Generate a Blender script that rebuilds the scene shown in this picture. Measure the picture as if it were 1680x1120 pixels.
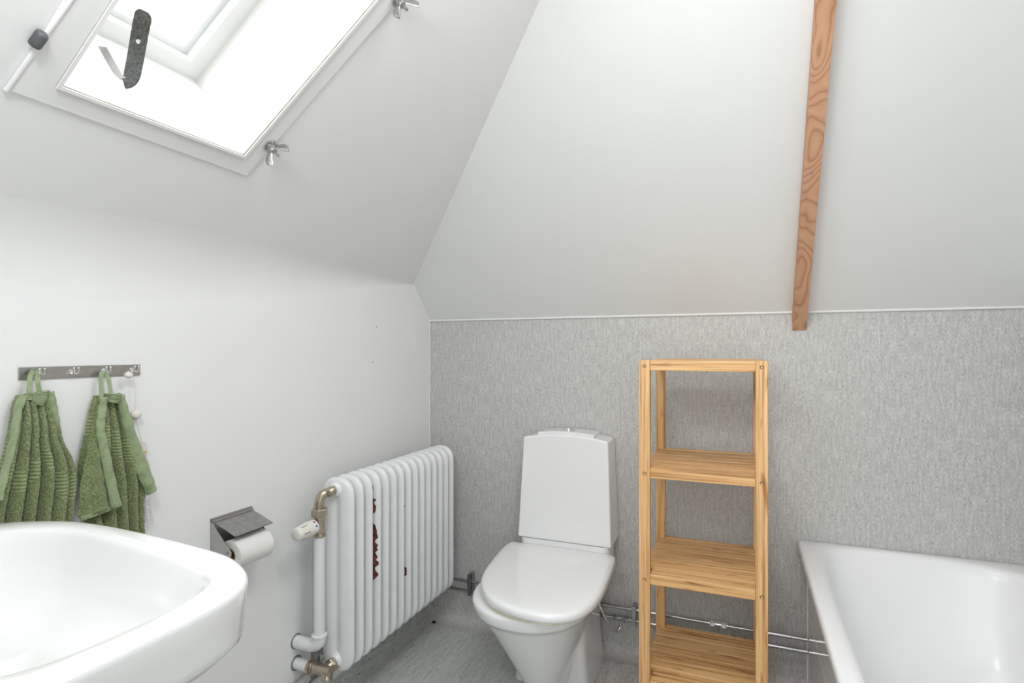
import bpy, bmesh, math, random
from math import sin, cos, pi, atan, sqrt, radians
from mathutils import Vector, Matrix
random.seed(7)
for o in list(bpy.data.objects): bpy.data.objects.remove(o)
S = bpy.context.scene; COL = S.collection

# ---------------------------------------------------------------- camera
FPX = 924.0; YAW = atan(377/924.0); CAM = Vector((1.368, -2.32, 1.25))
cd = bpy.data.cameras.new('camera'); cam = bpy.data.objects.new('camera', cd); COL.objects.link(cam)
cd.sensor_width = 36; cd.lens = 36*FPX/1680; cd.shift_y = 15/1680; cd.clip_start = 0.02
cam.location = CAM; cam.rotation_euler = (pi/2, 0, YAW); S.camera = cam

# ---------------------------------------------------------------- world, lights, exposure
S.view_settings.view_transform = 'Standard'; S.view_settings.look = 'None'
S.view_settings.gamma = 1.0; S.view_settings.use_curve_mapping = False
S.view_settings.exposure = 0.24
w = bpy.data.worlds.new('sky'); S.world = w; w.use_nodes = True
bg = w.node_tree.nodes['Background']; bg.inputs[0].default_value = (0.95, 0.98, 1.0, 1); bg.inputs[1].default_value = 1.25

def area(name, loc, target, sx, sy, power, color=(1, 1, 1)):
    l = bpy.data.lights.new(name, 'AREA'); l.shape = 'RECTANGLE'; l.size = sx; l.size_y = sy
    l.energy = power; l.color = color
    o = bpy.data.objects.new(name, l); COL.objects.link(o); o.location = loc
    d = Vector(target)-Vector(loc); o.rotation_euler = d.to_track_quat('-Z', 'Y').to_euler()
    return o
# roof planes (left slope normal M points into the room; back slope normal NB)
K = Vector((0, -.143, 1.546)); ZB = 1.389
M = Vector((.671, .038, -.741)).normalized(); DM = -M.dot(K)
NB = Vector((0, -.745, -.668)).normalized()
# daylight over the skylight, added fill lights from the doorway side and from overhead
area('daylight_over_skylight', Vector((.44, -1.5, 1.88))-M*.42+Vector((0, 0, .42)), (.44, -1.5, 1.88), 1.5, 1.6, 36, (.97, .985, 1.0))
area('doorway_fill', (1.25, -3.15, 1.5), (1.1, 0, .9), 1.7, 2.3, 25, (.96, .98, 1.0))  # soft fill added behind the camera, stands for no known lamp
area('lamp_above_basin_mirror', (.84, -2.10, 1.90), (1.0, -.3, .25), .36, .16, 4.6, (.985, .99, 1.0))
area('overhead_fill', (1.30, -1.35, 2.385), (1.3, -1.35, 0), .4, .4, 8.0, (.98, .99, 1.0))  # unseen fill added under the flat ceiling, no fixture there

# ---------------------------------------------------------------- construction lines (points on real planes)
FW = Vector((-sin(YAW), cos(YAW), 0)); RT = Vector((cos(YAW), sin(YAW), 0))
def hit(px, py, n, d):
    r = FW*FPX+RT*(px-840)+Vector((0, 0, 575-py)); n = Vector(n)
    return CAM+r*((d-CAM.dot(n))/r.dot(n))
def HX(px, py, x=0.0): return hit(px, py, (1, 0, 0), x)
def HY(px, py, y=0.0): return hit(px, py, (0, 1, 0), y)
def HZ(px, py, z=0.0): return hit(px, py, (0, 0, 1), z)

# ---------------------------------------------------------------- materials
def newmat(name):
    m = bpy.data.materials.new(name); m.use_nodes = True
    nt = m.node_tree; return m, nt, nt.nodes['Principled BSDF']
def N(nt, t, **kw):
    n = nt.nodes.new(t)
    for k, v in kw.items():
        if k in n.inputs: n.inputs[k].default_value = v
        else: setattr(n, k, v)
    return n
def ramp(nt, stops):
    r = nt.nodes.new('ShaderNodeValToRGB'); e = r.color_ramp.elements
    while len(e) < len(stops): e.new(.5)
    for i, (p, c) in enumerate(stops):
        e[i].position = p; e[i].color = (*c, 1) if len(c) == 3 else c
    return r
def coords(nt, scale=(1, 1, 1), rot=(0, 0, 0)):
    tc = nt.nodes.new('ShaderNodeTexCoord'); mp = nt.nodes.new('ShaderNodeMapping')
    mp.inputs['Scale'].default_value = scale; mp.inputs['Rotation'].default_value = rot
    nt.links.new(tc.outputs['Object'], mp.inputs['Vector']); return mp.outputs[0]
def bump(nt, b, src, strength, dist=.01):
    bn = N(nt, 'ShaderNodeBump', Strength=strength, Distance=dist)
    nt.links.new(src, bn.inputs['Height']); nt.links.new(bn.outputs[0], b.inputs['Normal'])
def mat_plain(name, col, rough, metal=0, nscale=8, namp=.04, bstr=0., bscale=60, coat=0, spec=.5):
    m, nt, b = newmat(name)
    n = N(nt, 'ShaderNodeTexNoise', Scale=nscale, Detail=5.0); nt.links.new(coords(nt), n.inputs['Vector'])
    r = ramp(nt, [(.3, tuple(max(0, c*(1-namp)) for c in col)), (.7, tuple(min(1, c*(1+namp)) for c in col))])
    nt.links.new(n.outputs['Fac'], r.inputs[0]); nt.links.new(r.outputs[0], b.inputs['Base Color'])
    b.inputs['Roughness'].default_value = rough; b.inputs['Metallic'].default_value = metal
    b.inputs['Coat Weight'].default_value = coat; b.inputs['Coat Roughness'].default_value = .06
    b.inputs['Specular IOR Level'].default_value = spec
    if bstr:
        n2 = N(nt, 'ShaderNodeTexNoise', Scale=bscale, Detail=4.0); nt.links.new(coords(nt), n2.inputs['Vector'])
        bump(nt, b, n2.outputs['Fac'], bstr, .003)
    return m
def mat_vinyl(name, sc, lo, mid, hi, speck, rough=.5):
    # grey safety vinyl: fine directional fibres and scattered dark and pale flecks
    m, nt, b = newmat(name); L = nt.links.new
    v1 = coords(nt, sc)
    a = N(nt, 'ShaderNodeTexNoise', Scale=1.0, Detail=6.0, Roughness=.7); L(v1, a.inputs['Vector'])
    r = ramp(nt, [(.34, lo), (.5, mid), (.64, hi)]); L(a.outputs['Fac'], r.inputs[0])
    v2 = coords(nt, tuple(s*.22 for s in sc))
    c = N(nt, 'ShaderNodeTexNoise', Scale=1.0, Detail=3.0); L(v2, c.inputs['Vector'])
    r2 = ramp(nt, [(.35, (.86, .86, .86)), (.65, (1.08, 1.08, 1.07))]); L(c.outputs['Fac'], r2.inputs[0])
    mx = N(nt, 'ShaderNodeMix', data_type='RGBA', blend_type='MULTIPLY'); mx.inputs[0].default_value = 1
    L(r.outputs[0], mx.inputs[6]); L(r2.outputs[0], mx.inputs[7])
    v3 = coords(nt, tuple(s*.55 for s in sc))
    d = N(nt, 'ShaderNodeTexNoise', Scale=1.3, Detail=1.0); L(v3, d.inputs['Vector'])
    r3 = ramp(nt, [(.70, (0, 0, 0)), (.73, (1, 1, 1))]); L(d.outputs['Fac'], r3.inputs[0])
    mx2 = N(nt, 'ShaderNodeMix', data_type='RGBA'); L(r3.outputs[0], mx2.inputs[0])
    L(mx.outputs[2], mx2.inputs[6]); mx2.inputs[7].default_value = (*speck, 1)
    L(mx2.outputs[2], b.inputs['Base Color']); b.inputs['Roughness'].default_value = rough
    bump(nt, b, a.outputs['Fac'], .15, .002)
    return m
def mat_wood(name, axis, c0, c1, c2, dens=60, knots=True, rings=False, rough=.45):
    m, nt, b = newmat(name); L = nt.links.new
    st = [dens, dens, dens]; st[axis] = 2.2
    v = coords(nt, tuple(st))
    oi = nt.nodes.new('ShaderNodeObjectInfo')
    add = N(nt, 'ShaderNodeVectorMath', operation='ADD'); sc = N(nt, 'ShaderNodeVectorMath', operation='SCALE')
    cx = nt.nodes.new('ShaderNodeCombineXYZ'); L(oi.outputs['Random'], cx.inputs[0]); L(oi.outputs['Random'], cx.inputs[1]); L(oi.outputs['Random'], cx.inputs[2])
    L(cx.outputs[0], sc.inputs[0]); sc.inputs['Scale'].default_value = 37.0
    L(v, add.inputs[0]); L(sc.outputs[0], add.inputs[1])
    a = N(nt, 'ShaderNodeTexNoise', Scale=1.0, Detail=4.0, Roughness=.6); L(add.outputs[0], a.inputs['Vector'])
    r = ramp(nt, [(.32, c0), (.48, c1), (.64, c2)])
    if rings:
        st2 = [8, 8, 8]; st2[axis] = .85
        v2 = coords(nt, tuple(st2))
        q = N(nt, 'ShaderNodeTexNoise', Scale=1.0, Detail=1.0, Roughness=.3, Distortion=.3); L(v2, q.inputs['Vector'])
        mm = N(nt, 'ShaderNodeMath', operation='MULTIPLY'); mm.inputs[1].default_value = 15.0; L(q.outputs['Fac'], mm.inputs[0])
        fr = N(nt, 'ShaderNodeMath', operation='FRACT'); L(mm.outputs[0], fr.inputs[0])
        r = ramp(nt, [(0, c0), (.12, c1), (.55, c2), (.85, c1), (1, c0)])
        mxx = N(nt, 'ShaderNodeMath', operation='MULTIPLY_ADD'); mxx.inputs[1].default_value = .25; mxx.inputs[2].default_value = -.12
        L(a.outputs['Fac'], mxx.inputs[0]); ad = N(nt, 'ShaderNodeMath', operation='ADD'); L(mxx.outputs[0], ad.inputs[0]); L(fr.outputs[0], ad.inputs[1])
        L(ad.outputs[0], r.inputs[0])
    else: L(a.outputs['Fac'], r.inputs[0])
    out = r.outputs[0]
    if knots:
        st3 = [dens*.55]*3; st3[axis] = 9
        v3 = coords(nt, tuple(st3)); add3 = N(nt, 'ShaderNodeVectorMath', operation='ADD'); L(v3, add3.inputs[0]); L(sc.outputs[0], add3.inputs[1])
        k = N(nt, 'ShaderNodeTexNoise', Scale=1.0, Detail=1.0); L(add3.outputs[0], k.inputs['Vector'])
        rk = ramp(nt, [(.63, (1, 1, 1)), (.74, (.60, .46, .36))]); L(k.outputs['Fac'], rk.inputs[0])
        mx = N(nt, 'ShaderNodeMix', data_type='RGBA', blend_type='MULTIPLY'); mx.inputs[0].default_value = 1
        L(out, mx.inputs[6]); L(rk.outputs[0], mx.inputs[7]); out = mx.outputs[2]
    L(out, b.inputs['Base Color']); b.inputs['Roughness'].default_value = rough
    bump(nt, b, a.outputs['Fac'], .12, .002)
    return m
def mat_towel(name, c0, c1, scale, strength, stripes=False):
    m, nt, b = newmat(name); L = nt.links.new
    n = N(nt, 'ShaderNodeTexNoise', Scale=scale, Detail=2.0, Roughness=.6); L(coords(nt), n.inputs['Vector'])
    h = n.outputs['Fac']
    if stripes:
        wv = N(nt, 'ShaderNodeTexWave', Scale=42.0, Distortion=1.2, bands_direction='Z'); L(coords(nt), wv.inputs['Vector'])
        mx = N(nt, 'ShaderNodeMix', data_type='FLOAT'); mx.inputs[0].default_value = .6
        L(n.outputs['Fac'], mx.inputs[2]); L(wv.outputs['Fac'], mx.inputs[3]); h = mx.outputs[0]
    r = ramp(nt, [(.32, c0), (.68, c1)]); L(h, r.inputs[0]); L(r.outputs[0], b.inputs['Base Color'])
    b.inputs['Roughness'].default_value = 1.0; b.inputs['Sheen Weight'].default_value = .3
    bump(nt, b, h, strength, .004); return m

MT = {}
MT['paint'] = mat_plain('white_wall_paint', (.88, .886, .882), .55, nscale=2.5, namp=.012, bstr=.10, bscale=22)
MT['slope'] = mat_plain('white_slope_paint', (.88, .886, .882), .55, nscale=2.5, namp=.012, bstr=.10, bscale=22)
MT['backslope'] = mat_plain('white_board_paint', (.79, .80, .785), .6, nscale=1.6, namp=.015, bstr=.05, bscale=30)
MT['vwall'] = mat_vinyl('grey_wall_vinyl', (560, 560, 95), (.38, .38, .372), (.55, .548, .53), (.73, .725, .70), (.10, .10, .10))
MT['vfloor'] = mat_vinyl('grey_floor_vinyl', (380, 40, 380), (.41, .42, .41), (.57, .58, .565), (.70, .71, .695), (.09, .09, .09), .42)
MT['ceramic'] = mat_plain('white_ceramic', (.87, .875, .87), .12, nscale=3, namp=.004, coat=.6)
MT['lidplastic'] = mat_plain('white_seat_plastic', (.87, .875, .87), .16, nscale=3, namp=.004, coat=.4)
MT['yellowed'] = mat_plain('yellowed_seat_plastic', (.80, .78, .60), .25, nscale=20, namp=.05)
MT['enamel'] = mat_plain('white_bath_enamel', (.87, .875, .875), .30, nscale=3, namp=.004, coat=.12)
MT['panel'] = mat_plain('glossy_bath_panel', (.84, .845, .845), .08, nscale=3, namp=.01, coat=.5)
MT['radiator'] = mat_plain('white_radiator_enamel', (.80, .81, .81), .28, nscale=14, namp=.02, bstr=.12, bscale=30)
MT['primer'] = mat_plain('red_brown_primer', (.14, .035, .03), .7, nscale=90, namp=.7)
MT['pipechrome'] = mat_plain('satin_chrome_pipe', (.50, .50, .495), .24, 1, nscale=30, namp=.08)
MT['chrome'] = mat_plain('chrome', (.80, .80, .80), .12, 1, nscale=30, namp=.05)
MT['dullchrome'] = mat_plain('dulled_chrome', (.40, .40, .40), .34, 1, nscale=60, namp=.15)
MT['steel'] = mat_plain('brushed_steel', (.50, .49, .475), .36, 1, nscale=90, namp=.08)
MT['brass'] = mat_plain('aged_nickel_brass', (.50, .43, .34), .30, 1, nscale=60, namp=.15)
MT['screwbrass'] = mat_plain('dull_brass_screw', (.30, .26, .17), .38, 1, nscale=80, namp=.2)
MT['darksteel'] = mat_plain('dark_grey_metal', (.12, .125, .13), .5, .3, nscale=60, namp=.3)
MT['knob'] = mat_plain('cream_plastic', (.78, .77, .70), .35, nscale=20, namp=.02)
MT['whiteplastic'] = mat_plain('white_plastic', (.82, .83, .84), .3, nscale=20, namp=.01)
MT['black'] = mat_plain('black_plastic', (.03, .03, .035), .5, nscale=20, namp=.1)
MT['red'] = mat_plain('red_mark', (.55, .05, .05), .5)
MT['blue'] = mat_plain('blue_mark', (.08, .10, .35), .5)
MT['strap'] = mat_plain('grey_felted_leather', (.085, .088, .085), .9, nscale=160, namp=.6, bstr=.6, bscale=300)
MT['paper'] = mat_plain('toilet_paper', (.84, .835, .81), .9, nscale=120, namp=.02, bstr=.2, bscale=200)
MT['card'] = mat_plain('brown_cardboard', (.42, .28, .16), .8, nscale=60, namp=.1)
MT['bead'] = mat_plain('pale_wooden_bead', (.78, .74, .69), .6, nscale=60, namp=.05)
MT['ochre'] = mat_plain('ochre_wood', (.72, .50, .20), .6, nscale=60, namp=.08)
MT['thread'] = mat_plain('white_thread', (.7, .72, .72), .8)
MT['caulk'] = mat_plain('white_trim_bead', (.84, .84, .82), .5, nscale=30, namp=.02)
MT['winpaint'] = mat_plain('white_window_paint', (.84, .845, .84), .45, nscale=6, namp=.015, bstr=.06, bscale=40)
MT['reveal'] = mat_plain('white_reveal_paint', (.82, .81, .79), .6, nscale=5, namp=.03, bstr=.15, bscale=40)
MT['seal'] = mat_plain('olive_grey_seal', (.30, .31, .24), .6, nscale=40, namp=.2)
BC = ((.40, .20, .07), (.70, .395, .16), (.84, .55, .27))
MT['bamboo_x'] = mat_wood('bamboo_along_x', 0, *BC, dens=115)
MT['bamboo_z'] = mat_wood('bamboo_along_z', 2, *BC, dens=115)
MT['pine'] = mat_wood('pine_batten', 2, (.40, .195, .10), (.545, .295, .165), (.60, .345, .205), dens=120, knots=False, rings=True, rough=.6)
MT['terry'] = mat_towel('green_terry', (.105, .145, .05), (.33, .39, .185), 330, 1.0)
MT['hem'] = mat_towel('green_hem', (.24, .31, .165), (.34, .415, .235), 60, .25)
MT['dobby'] = mat_towel('green_ribbed_border', (.17, .215, .088), (.31, .37, .185), 200, .4, True)
def mat_glass(name):
    m = bpy.data.materials.new(name); m.use_nodes = True; nt = m.node_tree; nt.nodes.clear()
    o = nt.nodes.new('ShaderNodeOutputMaterial'); t = N(nt, 'ShaderNodeBsdfTransparent'); t.inputs[0].default_value = (.97, .985, .98, 1)
    g = N(nt, 'ShaderNodeBsdfGlossy', Roughness=.03); mx = nt.nodes.new('ShaderNodeMixShader'); mx.inputs[0].default_value = .04
    nt.links.new(t.outputs[0], mx.inputs[1]); nt.links.new(g.outputs[0], mx.inputs[2]); nt.links.new(mx.outputs[0], o.inputs[0])
    return m
MT['glass'] = mat_glass('clear_pane')
m_, nt_, b_ = newmat('clear_crystal'); b_.inputs['Base Color'].default_value = (.95, .96, .97, 1); b_.inputs['Roughness'].default_value = .08; b_.inputs['Transmission Weight'].default_value = .55; b_.inputs['IOR'].default_value = 1.5
MT['crystal'] = m_

# ---------------------------------------------------------------- mesh helpers
def thing(name, label, cat, loc=(0, 0, 0), group=None):
    o = bpy.data.objects.new(name, None); COL.objects.link(o); o.location = loc; o.empty_display_size = .05
    o['label'] = label; o['category'] = cat
    if group: o['group'] = group
    return o
def wloc(o):
    v = Vector((0, 0, 0))
    while o: v += Vector(o.location); o = o.parent
    return v
def tag(o, label, cat, group=None):
    o['label'] = label; o['category'] = cat
    if group: o['group'] = group
    return o
class MB:
    def __init__(s): s.v = []; s.f = []; s.mi = []
    def add(s, vs, fs, mi=0):
        o = len(s.v); s.v += [Vector(a) for a in vs]; s.f += [tuple(i+o for i in f) for f in fs]; s.mi += [mi]*len(fs)
    def box(s, a, b, mi=0):
        x0, y0, z0 = a; x1, y1, z1 = b
        s.add([(x0, y0, z0), (x1, y0, z0), (x1, y1, z0), (x0, y1, z0), (x0, y0, z1), (x1, y0, z1), (x1, y1, z1), (x0, y1, z1)],
              [(0, 3, 2, 1), (4, 5, 6, 7), (0, 1, 5, 4), (1, 2, 6, 5), (2, 3, 7, 6), (3, 0, 4, 7)], mi)
    def hexa(s, bot, top, mi=0):   # two quads
        s.add(list(bot)+list(top), [(0, 3, 2, 1), (4, 5, 6, 7), (0, 1, 5, 4), (1, 2, 6, 5), (2, 3, 7, 6), (3, 0, 4, 7)], mi)
    def loft(s, rings, cap0=True, cap1=True, mi=0, close=True):
        n = len(rings[0]); vs = [p for r in rings for p in r]; fs = []
        for i in range(len(rings)-1):
            for j in range(n if close else n-1):
                k = (j+1) % n; fs.append((i*n+j, i*n+k, (i+1)*n+k, (i+1)*n+j))
        if cap0: fs.append(tuple(reversed(range(n))))
        if cap1: fs.append(tuple((len(rings)-1)*n+j for j in range(n)))
        s.add(vs, fs, mi)
    def tube(s, pts, r, n=16, mi=0, cap=True):
        pts = [Vector(p) for p in pts]; rs = r if isinstance(r, (list, tuple)) else [r]*len(pts)
        rings = []; up = None
        for i, p in enumerate(pts):
            t = (pts[min(i+1, len(pts)-1)]-pts[max(i-1, 0)])
            if t.length < 1e-9: t = pts[-1]-pts[0]
            t.normalize()
            if up is None:
                up = Vector((0, 0, 1)) if abs(t.z) < .9 else Vector((1, 0, 0))
            a = (up-t*up.dot(t)).normalized(); b = t.cross(a); up = a
            rings.append([p+a*(rs[i]*cos(2*pi*k/n))+b*(rs[i]*sin(2*pi*k/n)) for k in range(n)])
        s.loft(rings, cap, cap, mi)
    def lathe(s, o, ax, prof, n=24, mi=0):   # prof: list of (distance along axis, radius)
        o = Vector(o); ax = Vector(ax).normalized(); u = Vector((0, 0, 1)) if abs(ax.z) < .9 else Vector((1, 0, 0))
        a = (u-ax*u.dot(ax)).normalized(); b = ax.cross(a)
        s.loft([[o+ax*d+a*(r*cos(2*pi*k/n))+b*(r*sin(2*pi*k/n)) for k in range(n)] for d, r in prof], True, True, mi)
    def hexnut(s, o, ax, r, h, mi=0):
        s.lathe(o, ax, [(0, r*.93), (h*.12, r), (h*.88, r), (h, r*.93)], 6, mi)
    def prism(s, poly, off, mi=0):
        off = Vector(off); n = len(poly); a = [Vector(p) for p in poly]
        s.add(a+[p+off for p in a], [tuple(reversed(range(n))), tuple(range(n, 2*n))]+[(i, (i+1) % n, n+(i+1) % n, n+i) for i in range(n)], mi)
    def sphere(s, c, r, n=20, mi=0, sq=(1, 1, 1)):
        c = Vector(c); rings = []
        for i in range(1, n//2):
            t = pi*i/(n//2)
            rings.append([c+Vector((r*sq[0]*sin(t)*cos(2*pi*k/n), r*sq[1]*sin(t)*sin(2*pi*k/n), -r*sq[2]*cos(t))) for k in range(n)])
        s.loft(rings, True, True, mi)
    def build(s, name, mat, parent=None, smooth=True, bev=0, seg=2, sub=0, angle=40, org=None):
        o0 = wloc(parent) if parent else (Vector(org) if org is not None else Vector((0, 0, 0)))
        me = bpy.data.meshes.new(name); me.from_pydata([tuple(p-o0) for p in s.v], [], s.f)
        bm = bmesh.new(); bm.from_mesh(me); bmesh.ops.recalc_face_normals(bm, faces=bm.faces); bm.to_mesh(me); bm.free()
        for m in (mat if isinstance(mat, (list, tuple)) else [mat]): me.materials.append(MT[m] if isinstance(m, str) else m)
        for i, p in enumerate(me.polygons):
            p.material_index = s.mi[i] if i < len(s.mi) else 0; p.use_smooth = smooth
        if smooth: me.set_sharp_from_angle(angle=radians(angle))
        o = bpy.data.objects.new(name, me); COL.objects.link(o)
        if parent: o.parent = parent
        elif org is not None: o.location = org
        if bev:
            md = o.modifiers.new('bevel', 'BEVEL'); md.width = bev; md.segments = seg; md.limit_method = 'ANGLE'; md.angle_limit = radians(35)
        if sub:
            md = o.modifiers.new('sub', 'SUBSURF'); md.levels = sub; md.render_levels = sub
        return o
def struct(name, mb, mat, **k):
    o = mb.build(name, mat, None, **k); o['kind'] = 'structure'; return o
def spline(pts, n=8, closed=False):
    pts = [Vector(p) for p in pts]; out = []; L = len(pts)
    for i in range(L if closed else L-1):
        g = (lambda j: pts[j % L]) if closed else (lambda j: pts[max(0, min(L-1, j))])
        a, b, c, d = g(i-1), g(i), g(i+1), g(i+2)
        for k in range(n):
            t = k/n
            out.append(.5*((2*b)+(c-a)*t+(2*a-5*b+4*c-d)*t*t+(3*b-a-3*c+d)*t**3))
    if not closed: out.append(pts[-1])
    return out
def resample(pts, n):
    L = [0]; m = len(pts)
    for i in range(m): L.append(L[-1]+(pts[(i+1) % m]-pts[i]).length)
    out = []; j = 0
    for k in range(n):
        t = L[-1]*k/n
        while L[j+1] < t: j += 1
        out.append(pts[j].lerp(pts[(j+1) % m], (t-L[j])/max(1e-9, L[j+1]-L[j])))
    return out

# ================================================================ the setting
XR = 2.262; YF = -3.3; ZC = 2.4
def lz(y): return (M.dot(K)-M.y*y)/M.z          # height of the break on the left wall (x = 0)
def slope_x(y, z): return (M.dot(K)-M.y*y-M.z*z)/M.x
def fr(y): return .11*min(1, max(0, (-.143-y)/1.1))+.001
m = MB(); m.add([(0, YF, 0), (XR, YF, 0), (XR, 0, 0), (0, 0, 0)], [(0, 1, 2, 3)]); struct('floor', m, 'vfloor', smooth=False)
m = MB(); m.add([(0, 0, 0), (XR, 0, 0), (XR, 0, ZB), (0, 0, ZB)], [(0, 1, 2, 3)]); struct('wall_back', m, 'vwall', smooth=False)
# left wall up to the rounded break
ys = [0, -.07, -.143]+[-.143-(2.45-.0)*i/16-.0 for i in range(1, 17)]+[YF]
m = MB(); vs = []; top = []
for y in ys:
    zt = ZB+(K.z-ZB)*(-y/.143) if y > -.143 else (K.z if y == -.143 else lz(y)-fr(y))
    vs += [(0, y, 0), (0, y, zt)]
m.add(vs, [(2*i, 2*i+2, 2*i+3, 2*i+1) for i in range(len(ys)-1)]); struct('wall_left', m, 'paint', smooth=False)
# left roof slope with the skylight hole and the rounded break to the wall
def slp(x, y): return Vector((x, y, (M.dot(K)-M.x*x-M.y*y)/M.z))
def onsl(p): return slp(p[0], p[1])
W = [Vector(p) for p in ((.271, -1.716), (.258, -1.312), (.79, -1.245), (.79, -1.685))]     # hole corners (x, y)
WH = [onsl(p) for p in W]
RC = Vector((1.011*1.0, 0, 0))
yr = -(ZC-ZB)*.668/.745*(1.0)                    # back slope meets the ceiling
yr = -(ZC-ZB)*(.668/.745)
xr = slope_x(yr, ZC); RT_ = Vector((xr, yr, ZC))
yK = -.143
def lowpt(y): r = fr(y); d = Vector((-M.z, 0, M.x)); d = Vector((d.x, 0, d.z)).normalized(); return Vector((0, y, lz(y)))+Vector((.741, 0, .671)).normalized()*r
m = MB()
ysl = [y for y in ys if y <= -.143]
for i in range(len(ysl)-1):
    rows = []
    for y in (ysl[i], ysl[i+1]):
        a = Vector((0, y, lz(y)-fr(y))); c = Vector((0, y, lz(y))); e = lowpt(y)
        rows.append([a*(1-t)**2+c*2*t*(1-t)+e*t*t for t in [k/8 for k in range(9)]])
    m.loft(rows, False, False, close=False)
# flat field as polygons around the hole: left of it (towards the camera), right of it, below, above
ylo = YF
def up(y): return Vector((slope_x(y, ZC), y, ZC))
A = [lowpt(y) for y in ysl if y >= -1.312][::-1]  # from -1.3.. up to K
field = []
yb0, yb1 = W[0].y, W[1].y
lowAll = [lowpt(y) for y in ysl]
ia = min(range(len(ysl)), key=lambda i: abs(ysl[i]-yb1)); ib = min(range(len(ysl)), key=lambda i: abs(ysl[i]-yb0))
m.add(lowAll[:ia+1]+[WH[1], WH[2], RT_], [tuple(range(ia+4))])
m.add(lowAll[ia:ib+1]+[WH[0], WH[1]], [tuple(range(ib-ia+3))])
m.add(lowAll[ib:]+[up(YF), up(W[3].y), WH[3], WH[0]], [tuple(range(len(lowAll)-ib+4))])
m.add([WH[3], up(W[3].y), RT_, WH[2]], [(0, 1, 2, 3)])
bm_ = struct('ceiling_left_slope', m, 'slope', angle=50); bm_.name = 'ceiling_left'
m = MB(); m.add([(0, 0, ZB), (XR, 0, ZB), (XR, yr, ZC), (xr, yr, ZC), tuple(K)], [(0, 1, 2, 3, 4)]); struct('ceiling_back', m, 'backslope', smooth=False)
m = MB(); m.add([(xr-.3, yr, ZC), (XR, yr, ZC), (XR, YF, ZC), (slope_x(YF, ZC)-.1, YF, ZC)], [(0, 1, 2, 3)]); struct('ceiling', m, 'slope', smooth=False)
m = MB(); m.add([(XR, YF, ZB), (XR, 0, ZB), (XR, yr, ZC), (XR, YF, ZC)], [(0, 1, 2, 3)]); m.add([(XR, YF, 0), (XR, 0, 0), (XR, 0, ZB), (XR, YF, ZB)], [(0, 1, 2, 3)], 1); struct('wall_right', m, ['backslope', 'vwall'], smooth=False)
m = MB(); m.box((0, -2.30, 0), (.93, -2.165, ZC)); m.box((1.95, -2.5, 0), (XR, -2.365, ZC)); struct('wall_front', m, 'paint', smooth=False)
m = MB(); m.add([(0, YF, 0), (XR, YF, 0), (XR, YF, ZC), (0, YF, ZC)], [(0, 1, 2, 3)]); struct('wall_hall', m, 'paint', smooth=False)
# trims: corner bead, bead over the vinyl, coved vinyl foot
m = MB(); m.tube([(.0015, -.0015, .0), (.0015, -.0015, ZB)], .0022, 8); m.tube([(.001, -.001, ZB), (.001, -.143, 1.546)], .003, 8); struct('trim_1', m, 'caulk')
m = MB(); m.tube([(0, -.0035, ZB+.002), (XR, -.0035, ZB+.002)], .0045, 8); struct('trim_2', m, 'caulk')
m = MB(); R_ = .045
prof = [(-.0006, .062), (-.0006, R_)]+[(-R_+R_*cos(a)-.0006, R_-R_*sin(a)+.0006) for a in [pi/2*k/8 for k in range(1, 9)]]
prof = [(-.001, .062)]+[(-(R_-R_*cos(a))-.001, R_-R_*sin(a)+.001) for a in [pi/2*k/8 for k in range(9)]]+[(-R_-.02, .001)]
m.loft([[Vector((x, p[0], p[1])) for p in prof] for x in (0, XR)], False, False, close=False)
struct('baseboard_back', m, 'vwall')
m = MB(); m.loft([[Vector((-p[0], y, p[1])) for p in prof] for y in (-2.165, 0)], False, False, close=False)
struct('baseboard_left', m, 'vfloor')

# ---------------------------------------------------------------- skylight: reveals, secondary frame, sash, panes
OUT = (-M*.93+Vector((0, .0, .16))).normalized(); DEP = .24
m = MB(); far = [p+OUT*DEP for p in WH]
fi = [far[0]+Vector((.012, .012, .01)), far[1]+Vector((.012, -.012, .01)), far[2], far[3]]
m.loft([WH, [p+OUT*.262 for p in WH]], False, False)
sk = struct('window_1', m, 'reveal', smooth=False)
def ring(outer, inner, off, mb):
    n = len(outer)
    mb.loft([outer, [p+off for p in outer], [p+off for p in inner], inner, outer], False, False)
def inset(q, d):
    c = sum(q, Vector())/4; e1 = (q[1]-q[0]).normalized(); e2 = (q[3]-q[0]).normalized()
    return [q[0]+(e1+e2)*d, q[1]+(-e1+e2)*d, q[2]-(e1+e2)*d, q[3]+(e1-e2)*d]
# sash at the outer end of the shaft
m = MB(); sa = inset([p+OUT*.250 for p in WH], -.004); ring(sa, inset(sa, .042), OUT*.035, m); o = m.build('window_sash', 'winpaint', sk, smooth=False, bev=.004)
m = MB(); sb = inset([p+OUT*.275 for p in WH], .036); ring(sb, inset(sb, .016), OUT*.02, m); m.build('glazing_bead', 'winpaint', sk, smooth=False, bev=.003)
m = MB(); q = inset([p+OUT*.287 for p in WH], .03); m.add(q, [(0, 1, 2, 3)]); m.build('window_pane', 'glass', sk, smooth=False)
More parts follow.
